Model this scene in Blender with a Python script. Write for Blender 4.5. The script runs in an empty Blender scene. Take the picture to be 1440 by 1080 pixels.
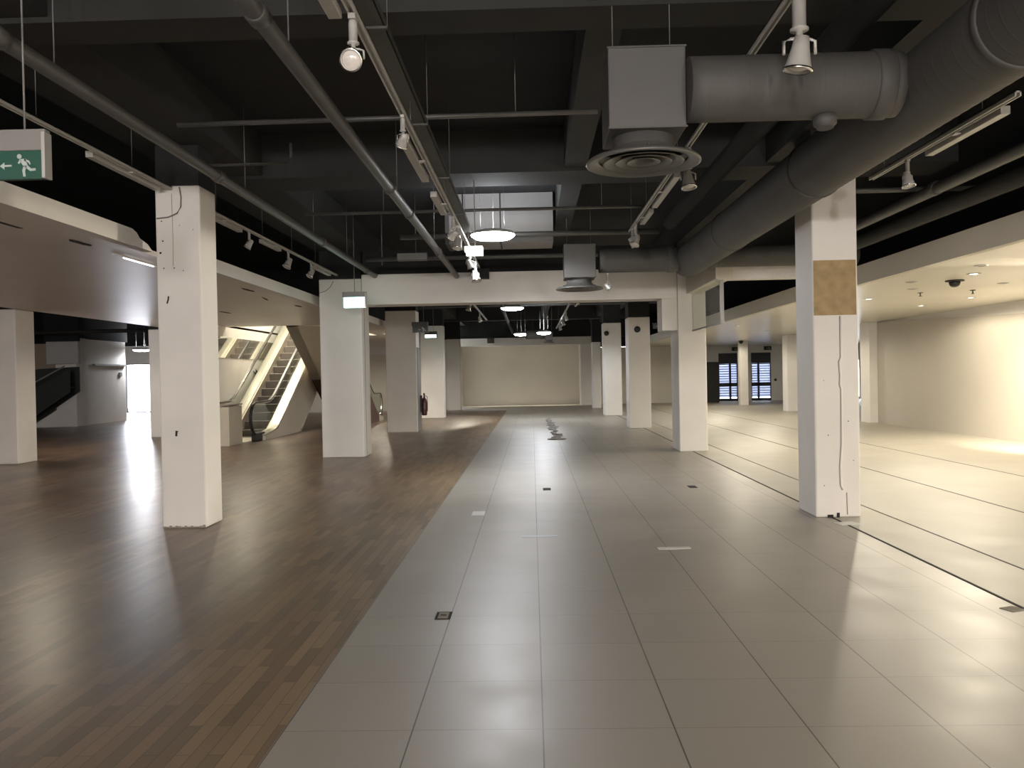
import bpy, bmesh, math, random
from mathutils import Vector, Matrix
random.seed(7)
SC = bpy.context.scene
COL = SC.collection
R = math.radians

# ------------------------------------------------------------------ camera
F = 1165.0                                   # focal length in pixels of a 1440 wide frame
def camera():
    d = Vector((748 - 720, -(527 - 540), F)).normalized()          # world +Y seen from the lens
    r = R(1.1)
    up = Vector((-math.sin(r), math.cos(r), 0)); up = (up - d * up.dot(d)).normalized()
    rt = up.cross(d)
    cx = Vector((rt.x, d.x, up.x)); cy = Vector((rt.y, d.y, up.y)); cz = Vector((rt.z, d.z, up.z))
    m = Matrix((cx, cy, -cz)).transposed().to_4x4()
    m.translation = (0, 0, 1.624)
    c = bpy.data.cameras.new('camera'); o = bpy.data.objects.new('camera', c); COL.objects.link(o)
    c.sensor_width = 36; c.lens = F / 1440 * 36; c.clip_start = .05; c.clip_end = 300
    o.matrix_world = m; SC.camera = o
camera()

# ------------------------------------------------------------------ world, exposure
SC.view_settings.view_transform = 'Standard'; SC.view_settings.look = 'None'
SC.view_settings.gamma = 1; SC.view_settings.exposure = 1.0
SC.cycles.use_denoising = True
SC.cycles.max_bounces = 8; SC.cycles.diffuse_bounces = 5
SC.cycles.sample_clamp_indirect = 6
W = bpy.data.worlds.new('world'); SC.world = W; W.use_nodes = True
W.node_tree.nodes['Background'].inputs[0].default_value = (.86, .92, 1, 1)
W.node_tree.nodes['Background'].inputs[1].default_value = 7.0

WARM = (1, .89, .70); COOL = (.92, .95, 1); NEUT = (1, .945, .92)
def light(kind, loc, energy, color, size=.1, aim=None, angle=120, blend=.6):
    l = bpy.data.lights.new('light', kind); l.energy = energy; l.color = color
    if kind == 'SPOT': l.spot_size = R(angle); l.spot_blend = blend; l.shadow_soft_size = size
    if kind == 'POINT': l.shadow_soft_size = size
    if kind == 'AREA': l.shape = 'DISK'; l.size = size
    o = bpy.data.objects.new('light', l); COL.objects.link(o); o.location = loc
    if aim is not None: o.rotation_euler = (Vector(aim) - Vector(loc)).to_track_quat('-Z', 'Y').to_euler()
    return o

# the room's own lamps: recessed downlights of the right-hand soffit and of the left-hand one
RIGHT_DOWN = [(6.6, 12.5, 140), (8.7, 18.7, 90), (6.7, 16.6, 95), (8.8, 16.8, 100), (6.34, 25.6, 120), (8.2, 29, 130), (6.4, 33, 90), (8.4, 37.5, 110),
              (8.6, 9.0, 140), (8.8, 5.0, 150), (8.6, 1.0, 200), (8.4, -3.0, 200)]
for x, y, e in RIGHT_DOWN: light('SPOT', (x, y, 2.95), e, WARM, .06, (x, y, 0), 176, .25)
light('SPOT', (8.4, 13.6, 2.95), 1300, WARM, .05, (10.3, 16.0, .8), 62, .8)
n_ = light('AREA', (-.6, 43.7, 3.155), 22, WARM, .1, (-.6, 43.7, 0)); n_.data.shape = 'RECTANGLE'; n_.data.size = 6; n_.data.size_y = .1; n_.data.spread = R(40)
light('SPOT', (8.5, 11.6, 2.9), 1000, WARM, .05, (-3.6, 9.35, 2.2), 26, .6)       # added unseen warm spot, brightens the near left pillar's right side
LEFT_DOWN = [(-5.12, 28.9, 120), (-6.4, 18.0, 75), (-7.6, 12.5, 60), (-7.0, 36, 90), (-9.7, 20.6, 90), (-8.2, 5.5, 60)]
for x, y, e in LEFT_DOWN: light('SPOT', (x, y, 3.14), e, WARM, .06, (x, y, 0), 165, .4)
light('SPOT', (-3.0, 36.6, 3.6), 160, WARM, .06, (-3.9, 32.3, 0.2), 50, .2)
light('AREA', (-8.0, 26.5, 6.3), 260, WARM, 1.2, (-8.0, 26.5, 0))          # upper storey lamp over the escalators
# round pendants (the fixtures are built further down)
PENDANTS = [(-.553, 12.6, 3.755, .345, 150), (-.54, 24.3, 3.59, .345, 30), (-.38, 32, 3.20, .29, 22), (.45, 29.2, 3.10, .26, 150), (-17.1, 36, 3.05, .38, 150)]
for x, y, z, r, e in PENDANTS:
    light('SPOT', (x, y, z - .12), e, COOL, .2, (x, y, 0), 178, .2)
    light('AREA', (x, y, z + .10), e * .25, COOL, .3, (x, y, 9))
# unseen fill lamps added behind the camera and off-frame in the left hall
for x, y, e in ((-14.0, 18.0, 220), (-.5, -6.5, 600), (-8, -5, 280), (3.6, -9, 700), (-4, -10.5, 900)): light('POINT', (x, y, 3.1), e, NEUT, .25)
dl = light('AREA', (-21.1, 44.6, 1.4), 260, (.86, .88, 1), 1, (-17, 30, 1.2)); dl.data.shape = 'RECTANGLE'; dl.data.size = 1.5; dl.data.size_y = 2.4        # daylight bounced in at the open door

# ------------------------------------------------------------------ materials
def mat(name, col, rough=.6, metal=0., vary=.0, scale=3., bump=0., spec=.5, emit=None, estr=0., bscale=60.):
    m = bpy.data.materials.new(name); m.use_nodes = True
    nt = m.node_tree; b = nt.nodes['Principled BSDF']
    b.inputs['Base Color'].default_value = (*col, 1); b.inputs['Roughness'].default_value = rough
    b.inputs['Metallic'].default_value = metal; b.inputs['Specular IOR Level'].default_value = spec
    if vary or bump:
        tc = nt.nodes.new('ShaderNodeTexCoord'); n = nt.nodes.new('ShaderNodeTexNoise')
        n.inputs['Scale'].default_value = scale; n.inputs['Detail'].default_value = 6; nt.links.new(tc.outputs['Object'], n.inputs['Vector'])
        if vary:
            rp = nt.nodes.new('ShaderNodeValToRGB')
            rp.color_ramp.elements[0].position = .3; rp.color_ramp.elements[1].position = .7
            rp.color_ramp.elements[0].color = (*[c * (1 - vary) for c in col], 1)
            rp.color_ramp.elements[1].color = (*[min(1, c * (1 + vary * .6)) for c in col], 1)
            nt.links.new(n.outputs['Fac'], rp.inputs['Fac']); nt.links.new(rp.outputs['Color'], b.inputs['Base Color'])
        if bump:
            n2 = nt.nodes.new('ShaderNodeTexNoise'); n2.inputs['Scale'].default_value = bscale; nt.links.new(tc.outputs['Object'], n2.inputs['Vector'])
            bp = nt.nodes.new('ShaderNodeBump'); bp.inputs['Strength'].default_value = bump; bp.inputs['Distance'].default_value = .01
            nt.links.new(n2.outputs['Fac'], bp.inputs['Height']); nt.links.new(bp.outputs['Normal'], b.inputs['Normal'])
    if emit: b.inputs['Emission Color'].default_value = (*emit, 1); b.inputs['Emission Strength'].default_value = estr
    return m
M = {}
M['white'] = mat('white_paint', (.74, .715, .68), .75, vary=.06, scale=1.3, bump=.12)
M['lining'] = mat('wall_lining', (.47, .435, .375), .7, vary=.05, scale=.7)
M['wall'] = mat('wall_paint', (.66, .62, .54), .7, vary=.05, scale=.7)
M['soffit'] = mat('soffit_paint', (.70, .66, .62), .45, vary=.05, scale=.8)
M['soffit_gloss'] = mat('soffit_satin', (.74, .71, .62), .28, vary=.05, scale=.8)
M['dark'] = mat('dark_ceiling_paint', (.014, .0145, .016), .85, vary=.3, scale=1.2)
M['darkbeam'] = mat('dark_beam_paint', (.025, .025, .0235), .8, vary=.2, scale=2)
M['duct'] = mat('duct_metal', (.082, .079, .074), .65, metal=.05, vary=.12, scale=2)
M['ductbox'] = mat('duct_box_metal', (.092, .089, .085), .6, metal=.05, vary=.08, scale=2)
M['diffuser'] = mat('diffuser_metal', (.15, .146, .137), .35, metal=.35, vary=.06, scale=4)
M['black'] = mat('black_plastic', (.012, .012, .012), .5)
M['pipe'] = mat('grey_pipe_paint', (.095, .093, .088), .45, metal=.2, vary=.12, scale=5)
M['tray'] = mat('cable_tray_paint', (.085, .085, .078), .5, metal=.3, vary=.1, scale=5)
M['track'] = mat('track_aluminium', (.56, .55, .53), .4, metal=.1)
M['spotw'] = mat('spot_white', (.44, .43, .41), .35, metal=.1)
M['chrome'] = mat('chrome', (.8, .8, .78), .12, metal=1.)
M['lens'] = mat('lamp_lens', (.62, .58, .54), .15, spec=.8)
M['signgrey'] = mat('sign_housing', (.22, .215, .205), .5)
M['signgreen'] = mat('sign_green', (.008, .075, .05), .4)
M['signwhite'] = mat('sign_white', (.42, .48, .45), .4)
M['signdark'] = mat('sign_unlit', (.02, .03, .027), .35)
M['signlit'] = mat('sign_lit', (.1, .5, .4), .4, emit=(.55, 1, .88), estr=2.4)
M['signlitw'] = mat('sign_lit_white', (.9, .9, .9), .4, emit=(.85, 1, .96), estr=5)
M['signpale'] = mat('sign_pale', (.42, .415, .40), .4)
M['lamp'] = mat('lamp_diffuser', (.9, .9, .9), .4, emit=(.97, .98, 1), estr=22)
M['downlit'] = mat('downlight_glow', (.9, .9, .9), .4, emit=(1, .93, .78), estr=7)
M['wire'] = mat('steel_wire', (.16, .16, .155), .5, metal=.3)
M['board'] = mat('bare_chipboard', (.37, .265, .135), .8, vary=.22, scale=9, bump=.3)
M['crack'] = mat('crack', (.28, .25, .21), .9)
M['channel'] = mat('floor_channel', (.10, .09, .08), .7)
M['darkgap'] = mat('dark_gap', (.02, .018, .016), .9)  # near-black colour for gaps, holes, sockets and paint chips
M['steel'] = mat('brushed_steel', (.74, .70, .62), .3, metal=.75, vary=.05, scale=8)
M['cladding'] = mat('escalator_cladding', (.56, .51, .42), .55, vary=.04)
M['underside'] = mat('escalator_underside', (.52, .46, .36), .6, vary=.04)
M['brown'] = mat('brown_panel', (.07, .025, .016), .5)
M['step'] = mat('escalator_step', (.15, .135, .12), .5, metal=.3)
M['rubber'] = mat('black_rubber', (.016, .015, .015), .35)
M['ext'] = mat('extinguisher_red', (.055, .007, .007), .3)
M['louvre'] = mat('louvre_white', (.5, .52, .58), .5)
M['frame'] = mat('door_frame_dark', (.03, .032, .045), .45)
M['signglow'] = mat('sign_glow', (.8, .8, .76), .4, emit=(1, 1, .95), estr=1.3)  # emission put on face and housing so the box looks lit
M['tape'] = mat('pale_tape', (.62, .62, .60), .55)
M['bluestrip'] = mat('bluish_strip', (.42, .45, .52), .4)
M['debris'] = mat('broken_tile', (.20, .185, .17), .8, vary=.6, scale=12)
M['stairdark'] = mat('dark_stair_paint', (.030, .034, .034), .5)
M['stairtop'] = mat('stair_handrail', (.22, .23, .22), .4)
M['tan'] = mat('tan_plaster', (.46, .38, .30), .8)
M['graffiti'] = mat('dark_scrawl', (.06, .05, .05), .8)
M['mirror'] = mat('mirror', (.72, .72, .70), .03, metal=1.)

def louvre_mat():
    m = bpy.data.materials.new('louvre_translucent'); m.use_nodes = True; nt = m.node_tree
    b = nt.nodes['Principled BSDF']; b.inputs['Base Color'].default_value = (.5, .52, .58, 1); b.inputs['Roughness'].default_value = .5
    o = nt.nodes['Material Output']; mx = nt.nodes.new('ShaderNodeMixShader'); mx.inputs[0].default_value = .6
    tr = nt.nodes.new('ShaderNodeBsdfTranslucent'); tr.inputs[0].default_value = (.56, .59, .70, 1)
    nt.links.new(b.outputs[0], mx.inputs[1]); nt.links.new(tr.outputs[0], mx.inputs[2]); nt.links.new(mx.outputs[0], o.inputs[0]); return m
M['louvre'] = louvre_mat()
def glass(name, tint=(.9, .93, .92)):
    m = bpy.data.materials.new(name); m.use_nodes = True; nt = m.node_tree
    for n in list(nt.nodes): nt.nodes.remove(n)
    o = nt.nodes.new('ShaderNodeOutputMaterial'); mx = nt.nodes.new('ShaderNodeMixShader')
    t = nt.nodes.new('ShaderNodeBsdfTransparent'); t.inputs[0].default_value = (*tint, 1)
    g = nt.nodes.new('ShaderNodeBsdfGlossy'); g.inputs['Roughness'].default_value = .02
    lw = nt.nodes.new('ShaderNodeLayerWeight'); lw.inputs[0].default_value = .5
    pw = nt.nodes.new('ShaderNodeMath'); pw.operation = 'POWER'; pw.inputs[1].default_value = 4; nt.links.new(lw.outputs['Facing'], pw.inputs[0])
    ma = nt.nodes.new('ShaderNodeMath'); ma.operation = 'MULTIPLY_ADD'; ma.inputs[1].default_value = .3; ma.inputs[2].default_value = .03; nt.links.new(pw.outputs[0], ma.inputs[0])
    nt.links.new(ma.outputs[0], mx.inputs[0]); nt.links.new(t.outputs[0], mx.inputs[1]); nt.links.new(g.outputs[0], mx.inputs[2])
    nt.links.new(mx.outputs[0], o.inputs[0]); return m
M['glass'] = glass('clear_glass')

class NG:
    """small node helper"""
    def __init__(s, m): s.nt = m.node_tree; s.b = s.nt.nodes['Principled BSDF']
    def n(s, t, **k):
        o = s.nt.nodes.new(t)
        for a, v in k.items(): setattr(o, a, v)
        return o
    def l(s, a, b): s.nt.links.new(a, b)
    def math(s, op, a, b=None, c=None):
        o = s.n('ShaderNodeMath', operation=op)
        for i, v in enumerate((a, b, c)):
            if v is None: continue
            if isinstance(v, (int, float)): o.inputs[i].default_value = v
            else: s.l(v, o.inputs[i])
        return o.outputs[0]
    def mix(s, f, a, b):
        o = s.n('ShaderNodeMix', data_type='RGBA')
        for i, v in ((0, f), (6, a), (7, b)):
            if isinstance(v, (int, float)): o.inputs[i].default_value = v
            elif isinstance(v, tuple): o.inputs[i].default_value = (*v, 1)
            else: s.l(v, o.inputs[i])
        return o.outputs[2]
    def noise(s, v, sc, det=4, rough=.5):
        o = s.n('ShaderNodeTexNoise'); o.inputs['Scale'].default_value = sc; o.inputs['Detail'].default_value = det; o.inputs['Roughness'].default_value = rough
        s.l(v, o.inputs['Vector']); return o.outputs['Fac']
    def scale(s, v, sx, sy, sz=1, rz=0):
        o = s.n('ShaderNodeMapping'); o.inputs['Scale'].default_value = (sx, sy, sz); o.inputs['Rotation'].default_value = (0, 0, rz); s.l(v, o.inputs['Vector']); return o.outputs[0]

def tile_mat():
    m = mat('grey_floor_tile', (.33, .31, .285), .4); g = NG(m)
    p = g.n('ShaderNodeTexCoord').outputs['Object']; xyz = g.n('ShaderNodeSeparateXYZ'); g.l(p, xyz.inputs[0])
    x = g.math('SUBTRACT', xyz.outputs[0], .02); y = g.math('SUBTRACT', xyz.outputs[1], .18)
    dx = g.math('PINGPONG', x, .3); dy = g.math('PINGPONG', y, .3)
    lx = g.math('LESS_THAN', dx, .0035); ly = g.math('LESS_THAN', dy, .0024)
    ln = g.math('MAXIMUM', g.math('MULTIPLY', lx, 1.), g.math('MULTIPLY', ly, .55))
    cell = g.n('ShaderNodeCombineXYZ'); g.l(g.math('FLOOR', g.math('DIVIDE', x, .6)), cell.inputs[0]); g.l(g.math('FLOOR', g.math('DIVIDE', y, .6)), cell.inputs[1])
    wn = g.n('ShaderNodeTexWhiteNoise'); g.l(cell.outputs[0], wn.inputs['Vector'])
    c = g.mix(wn.outputs[0], (.335, .315, .285), (.375, .355, .325))
    big = g.n('ShaderNodeCombineXYZ'); g.l(g.math('FLOOR', g.math('DIVIDE', x, 4.2)), big.inputs[0]); g.l(g.math('FLOOR', g.math('DIVIDE', g.math('SUBTRACT', y, .2), 5.0)), big.inputs[1])
    wb = g.n('ShaderNodeTexWhiteNoise'); g.l(big.outputs[0], wb.inputs['Vector'])
    c = g.mix(g.math('MULTIPLY', wb.outputs[0], .45), c, (.30, .275, .235))
    c = g.mix(g.noise(p, .9, 5), c, (.33, .30, .25))
    c = g.mix(g.math('MULTIPLY', ln, .85), c, (.05, .045, .04))
    g.l(c, g.b.inputs['Base Color'])
    ro = g.math('ADD', g.math('MULTIPLY', g.noise(p, 2.2, 4), .16), .32); g.l(ro, g.b.inputs['Roughness'])
    bp = g.n('ShaderNodeBump'); bp.inputs['Strength'].default_value = .05; bp.inputs['Distance'].default_value = .02
    g.l(g.noise(p, 1.6, 2), bp.inputs['Height']); g.l(bp.outputs[0], g.b.inputs['Normal'])
    return m
def stone_mat():
    m = mat('pale_floor_stone', (.42, .40, .35), .4); g = NG(m)
    p = g.n('ShaderNodeTexCoord').outputs['Object']
    c = g.mix(g.noise(p, .8, 5), (.40, .375, .32), (.47, .445, .39)); c = g.mix(g.math('MULTIPLY', g.noise(p, 9, 6), .25), c, (.33, .30, .25))
    g.l(c, g.b.inputs['Base Color'])
    ro = g.math('ADD', g.math('MULTIPLY', g.noise(p, 1.7, 4), .2), .38); g.l(ro, g.b.inputs['Roughness'])
    return m
def wood_mat():
    m = mat('worn_parquet', (.1, .07, .04), .3); g = NG(m)
    p = g.n('ShaderNodeTexCoord').outputs['Object']
    br = g.n('ShaderNodeTexBrick'); br.offset = .45; br.inputs['Scale'].default_value = 1
    br.inputs['Brick Width'].default_value = .55; br.inputs['Row Height'].default_value = .072; br.inputs['Mortar Size'].default_value = .0012
    br.inputs['Color1'].default_value = (.088, .052, .033, 1); br.inputs['Color2'].default_value = (.195, .117, .069, 1); br.inputs['Mortar'].default_value = (.022, .016, .012, 1)
    g.l(g.scale(p, 1, 1, 1, R(90)), br.inputs['Vector'])
    c = br.outputs['Color']
    f = g.n('ShaderNodeMapRange'); f.inputs[1].default_value = .42; f.inputs[2].default_value = .62; g.l(g.noise(g.scale(p, 1, .35), .9, 5, .6), f.inputs[0])
    c = g.mix(g.math('MULTIPLY', f.outputs[0], .75), c, (.066, .050, .041))          # worn, grimed patches of varnish
    xyz = g.n('ShaderNodeSeparateXYZ'); g.l(p, xyz.inputs[0])
    e = g.n('ShaderNodeMapRange'); e.inputs[1].default_value = -2.6; e.inputs[2].default_value = -1.3
    g.l(g.math('ADD', xyz.outputs[0], g.math('MULTIPLY', g.math('SUBTRACT', g.noise(g.scale(p, 1, .4), 1.3, 4), .5), 1.6)), e.inputs[0])
    br2 = g.n('ShaderNodeTexBrick'); br2.offset = .45; br2.inputs['Scale'].default_value = 1
    br2.inputs['Brick Width'].default_value = .55; br2.inputs['Row Height'].default_value = .072; br2.inputs['Mortar Size'].default_value = .0012
    br2.inputs['Color1'].default_value = (.17, .118, .064, 1); br2.inputs['Color2'].default_value = (.28, .195, .105, 1); br2.inputs['Mortar'].default_value = (.03, .02, .015, 1)
    g.l(g.scale(p, 1, 1, 1, R(90)), br2.inputs['Vector'])
    c = g.mix(g.math('MULTIPLY', e.outputs[0], .8), c, br2.outputs['Color'])          # bare timber along the walked edge
    g.l(c, g.b.inputs['Base Color'])
    r_ = g.math('ADD', g.math('MULTIPLY', g.noise(g.scale(p, 1, .4), 1.1, 4), .16), .26)
    r_ = g.math('ADD', r_, g.math('MULTIPLY', e.outputs[0], .2)); g.l(r_, g.b.inputs['Roughness'])
    bp = g.n('ShaderNodeBump'); bp.inputs['Strength'].default_value = .04; bp.inputs['Distance'].default_value = .03
    g.l(g.noise(g.scale(p, 1, .7), 1.5, 3), bp.inputs['Height']); g.l(bp.outputs[0], g.b.inputs['Normal'])
    return m
M['tile'] = tile_mat(); M['stone'] = stone_mat(); M['wood'] = wood_mat()

# ------------------------------------------------------------------ mesh helpers
def newbm(): return bmesh.new()
def bx(bm, x0, x1, y0, y1, z0, z1):
    v = [bm.verts.new((x, y, z)) for x in (x0, x1) for y in (y0, y1) for z in (z0, z1)]
    for f in ((0, 1, 3, 2), (4, 6, 7, 5), (0, 4, 5, 1), (2, 3, 7, 6), (0, 2, 6, 4), (1, 5, 7, 3)): bm.faces.new([v[i] for i in f])
    return bm
def basis(d):
    d = Vector(d).normalized(); a = Vector((0, 0, 1)) if abs(d.z) < .9 else Vector((1, 0, 0))
    u = d.cross(a).normalized(); return d, u, d.cross(u)
def lathe(bm, prof, c, d=(0, 0, 1), seg=32, cap=True):
    """prof: (radius, distance along d)"""
    d, u, w = basis(d); c = Vector(c); rings = []
    for r, h in prof:
        rings.append([bm.verts.new(c + d * h + (u * math.cos(2 * math.pi * k / seg) + w * math.sin(2 * math.pi * k / seg)) * max(r, 1e-4)) for k in range(seg)])
    for a, b in zip(rings, rings[1:]):
        for k in range(seg):
            f = bm.faces.new((a[k], a[(k + 1) % seg], b[(k + 1) % seg], b[k])); f.smooth = True
    if cap:
        bm.faces.new(rings[0][::-1]); bm.faces.new(rings[-1])
    return bm
def cyl(bm, p0, p1, r, seg=16):
    p0 = Vector(p0); p1 = Vector(p1); return lathe(bm, [(r, 0), (r, (p1 - p0).length)], p0, p1 - p0, seg)
def tube(bm, pts, r, seg=8, flat=None):
    pts = [Vector(p) for p in pts]; rings = []
    for i, p in enumerate(pts):
        t = (pts[min(i + 1, len(pts) - 1)] - pts[max(i - 1, 0)])
        d, u, w = basis(t)
        rings.append([bm.verts.new(p + (u * math.cos(2 * math.pi * k / seg) + w * math.sin(2 * math.pi * k / seg)) * r) for k in range(seg)])
    for a, b in zip(rings, rings[1:]):
        for k in range(seg):
            f = bm.faces.new((a[k], a[(k + 1) % seg], b[(k + 1) % seg], b[k])); f.smooth = True
    bm.faces.new(rings[0][::-1]); bm.faces.new(rings[-1]); return bm
def prism(bm, poly, a0, a1, axis='x'):
    """poly in the two other axes, extruded along axis"""
    def P(u, v, a): return {'x': (a, u, v), 'y': (u, a, v), 'z': (u, v, a)}[axis]
    A = [bm.verts.new(P(u, v, a0)) for u, v in poly]; B = [bm.verts.new(P(u, v, a1)) for u, v in poly]
    n = len(poly)
    for i in range(n): bm.faces.new((A[i], A[(i + 1) % n], B[(i + 1) % n], B[i]))
    bm.faces.new(A[::-1]); bm.faces.new(B); return bm
def sweep_yz(bm, path, prof, x):
    """rectangle-like profile (dx, dn) swept along a path of (y, z) points at x"""
    rings = []
    for i, (y, z) in enumerate(path):
        a = path[max(i - 1, 0)]; b = path[min(i + 1, len(path) - 1)]
        ty, tz = b[0] - a[0], b[1] - a[1]; L = math.hypot(ty, tz) or 1; ny, nz = -tz / L, ty / L
        rings.append([bm.verts.new((x + dx, y + ny * dn, z + nz * dn)) for dx, dn in prof])
    n = len(prof)
    for a, b in zip(rings, rings[1:]):
        for k in range(n): bm.faces.new((a[k], a[(k + 1) % n], b[(k + 1) % n], b[k]))
    bm.faces.new(rings[0][::-1]); bm.faces.new(rings[-1]); return bm
def obj(name, bm, m, parent=None, bevel=0, label=None):
    bmesh.ops.recalc_face_normals(bm, faces=bm.faces)
    me = bpy.data.meshes.new(name); bm.to_mesh(me); bm.free()
    me.materials.append(M[m] if isinstance(m, str) else m)
    o = bpy.data.objects.new(name, me); COL.objects.link(o)
    if parent: o.parent = parent
    if bevel:
        b = o.modifiers.new('bevel', 'BEVEL'); b.width = bevel; b.segments = 2; b.limit_method = 'ANGLE'
    if label: o['label'] = label
    return o
def tag(o, label, cat, group=None, kind=None):
    o['label'] = label; o['category'] = cat
    if group: o['group'] = group
    if kind: o['kind'] = kind
    return o
def thing(name, label, cat, loc=(0, 0, 0), rotz=0, group=None, kind=None):
    o = bpy.data.objects.new(name, None); COL.objects.link(o); o.location = loc; o.rotation_euler = (0, 0, rotz)
    o.empty_display_size = .1
    return tag(o, label, cat, group, kind)
def struct(name, bm, m, bevel=0):
    o = obj(name, bm, m, bevel=bevel); o['kind'] = 'structure'; return o
def dup(root, loc, rotz=None, label=None, group=None):
    r = root.copy(); COL.objects.link(r); r.location = loc
    if rotz is not None: r.rotation_euler = (0, 0, rotz)
    if label: r['label'] = label
    if group: r['group'] = group
    for ch in root.children:
        c = ch.copy(); COL.objects.link(c); c.parent = r
        for g in ch.children:
            d = g.copy(); COL.objects.link(d); d.parent = c
    return r

# ================================================================== THE SHELL
ZS = 4.75                                         # dark slab
X0, X1, Y0, Y1 = -26., 19., -12., 47.
struct('floor_wood', bx(newbm(), X0, -1.185, Y0, 38.3, -.3, 0), 'wood')
b = newbm(); bx(b, -1.185, 3.27, Y0, Y1, -.3, 0); bx(b, X0, -1.185, 38.3, Y1, -.3, 0); struct('floor_tile', b, 'tile')
struct('floor_stone', bx(newbm(), 3.27, X1, Y0, Y1, -.3, 0), 'stone')
b = newbm()                                       # slab, open over the escalator well
bx(b, X0, -8.8, Y0, Y1, ZS, ZS + .3); bx(b, -5.6, X1, Y0, Y1, ZS, ZS + .3); bx(b, -8.8, -5.6, Y0, 23.7, ZS, ZS + .3); bx(b, -8.8, -5.6, 30, Y1, ZS, ZS + .3)
struct('ceiling', b, 'dark')
# transverse and lengthwise dark beams
for i, (y0, y1, zb) in enumerate(((5.85, 6.25, 4.2), (10.55, 11.3, 4.2), (1.0, 1.4, 4.2), (22.2, 22.7, 4.15), (27, 27.5, 4.15), (30.0, 30.5, 4.15), (38, 38.5, 4.15))):
    b = newbm(); bx(b, -4.5, 5.4, y0, y1, zb, ZS + .01); struct('ceiling_beam', b, 'darkbeam')
for x0, x1 in ((.46, .74), (-4.4, -3.4), (3.0, 3.7)):
    struct('ceiling_beam', bx(newbm(), x0, x1, Y0, 43, 4.24, ZS + .02), 'darkbeam')
# soffits
b = newbm(); zl, zt = 3.17, 3.36
bx(b, -10.5, -4.6, Y0, 23.7, zl, zl + .06); bx(b, -10.5, -8.8, 23.7, 30, zl, zl + .06); bx(b, -5.6, -4.6, 23.7, 30, zl, zl + .06); bx(b, -10.5, -4.6, 30, 40.2, zl, zl + .06)
struct('ceiling_soffit_left', b, 'soffit')
b = newbm(); bx(b, -4.6, -4.47, Y0, 9.25, zl, zt); bx(b, -4.6, -4.47, 10.35, 40.2, zl, zt)
prism(b, [(9.25, zl), (9.75, zl), (9.62, zl + .07), (9.42, zl + .11), (9.36, zt - .03), (9.25, zt)], -4.6, -4.47, 'x')
struct('trim_soffit_left', b, 'white')
b = newbm(); bx(b, -10.5, -10.4, Y0, 40.2, zl + .06, ZS); struct('trim_soffit_rear', b, 'dark')
b = newbm(); bx(b, 5.5, X1, Y0, 45, 3.0, 3.06); struct('ceiling_soffit_right', b, 'soffit_gloss')
struct('trim_soffit_right', bx(newbm(), 5.39, 5.5, Y0, 43.9, 3.0, 3.31), 'wall')
# escalator well above the soffit
b = newbm(); bx(b, -8.9, -8.8, 23.5, 31, 3.17, 6.6); bx(b, -5.6, -5.5, 23.5, 31, 3.23, 6.6); bx(b, -8.8, -5.6, 30, 30.1, 3.23, 6.6); bx(b, -8.8, -5.6, 23.6, 23.7, 3.23, 6.6)
struct('wall_escalator_well', b, 'white')
b = newbm(); bx(b, -5.5, -5.47, 23.5, 31, 3.24, ZS); bx(b, -8.9, -5.47, 23.56, 23.6, 3.24, ZS); struct('trim_well_outer', b, 'dark')
struct('ceiling_escalator_well', bx(newbm(), -9, -5.4, 23.4, 31.2, 6.6, 6.7), 'white')
struct('wall_beside_escalator', bx(newbm(), -8.92, -8.8, 20.9, 31, 0, 3.17), 'white')
# white portal beam across the hall with its drop at the right pillar, and dark upstand over it
b = newbm(); bx(b, -3.455, 2.975, 16.91, 17.5, 3.12, 3.74); bx(b, 2.66, 2.975, 16.91, 17.5, 2.47, 3.12); struct('ceiling_portal_beam', b, 'white', .01)
struct('trim_portal_upstand', bx(newbm(), -3.44, 2.96, 17.0, 17.4, 3.74, 4.235), 'dark')
struct('ceiling_beam', bx(newbm(), 3.16, 3.45, 14.2, 16.89, 3.2, 3.75), 'wall')
struct('ceiling_beam', bx(newbm(), 3.20, 5.38, 14.25, 14.5, 3.19, 3.45), 'white')
# perimeter walls
struct('wall_rear', bx(newbm(), X0, X1, Y0 - .2, Y0, 0, ZS), 'wall')
b = newbm(); bx(b, X0 - .2, X0, Y0, Y1, 0, ZS); struct('wall_left', b, 'wall')
struct('wall_outer_right', bx(newbm(), X1, X1 + .2, Y0, Y1, 0, ZS), 'wall')
b = newbm(); bx(b, 10.36, 10.5, Y0, 25.1, 0, 3.0); struct('wall_right', b, 'white')
b = newbm(); prism(b, [(Y0, 0), (25.0, 0), (25.0, 2.98), (24.3, 2.96), (17.7, 2.72), (10, 2.5), (Y0, 2.5)], 10.28, 10.36, 'x'); struct('wall_right_lining', b, 'lining')
struct('wall_right_pilaster', bx(newbm(), 10.05, 10.7, 24.9, 25.6, 0, 3.0), 'white')
# far wall of the hall: niche between pilasters, lighter lintel, dark paint above
b = newbm(); bx(b, -4.1, 3.3, 44.8, 45, 0, ZS); struct('wall_back', b, 'wall')
b = newbm(); bx(b, -4.1, -3.73, 43.2, 44.8, 0, 3.16); bx(b, 2.54, 3.3, 43.2, 44.8, 0, 3.16); struct('wall_back_pilasters', b, 'white')
struct('trim_back_lintel', bx(newbm(), -4.1, 3.3, 43.0, 44.8, 3.16, 3.56), 'white')
struct('trim_back_upstand', bx(newbm(), -26, 5.4, 43.1, 44.8, 3.56, ZS), 'dark')
b = newbm(); bx(b, 3.3, 9.25, 44, 44.2, 0, 3.0); struct('wall_back_right', b, 'wall')
struct('trim_back_right_upstand', bx(newbm(), 3.3, X1, 44.2, 45.4, 3.05, ZS), 'dark'); struct('wall_back_right_return', bx(newbm(), 9.2, 9.3, 44.2, 45, 0, 3.0), 'white')
b = newbm()                                       # far right wall with two louvred doorways and a glimpsed bright window
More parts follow.
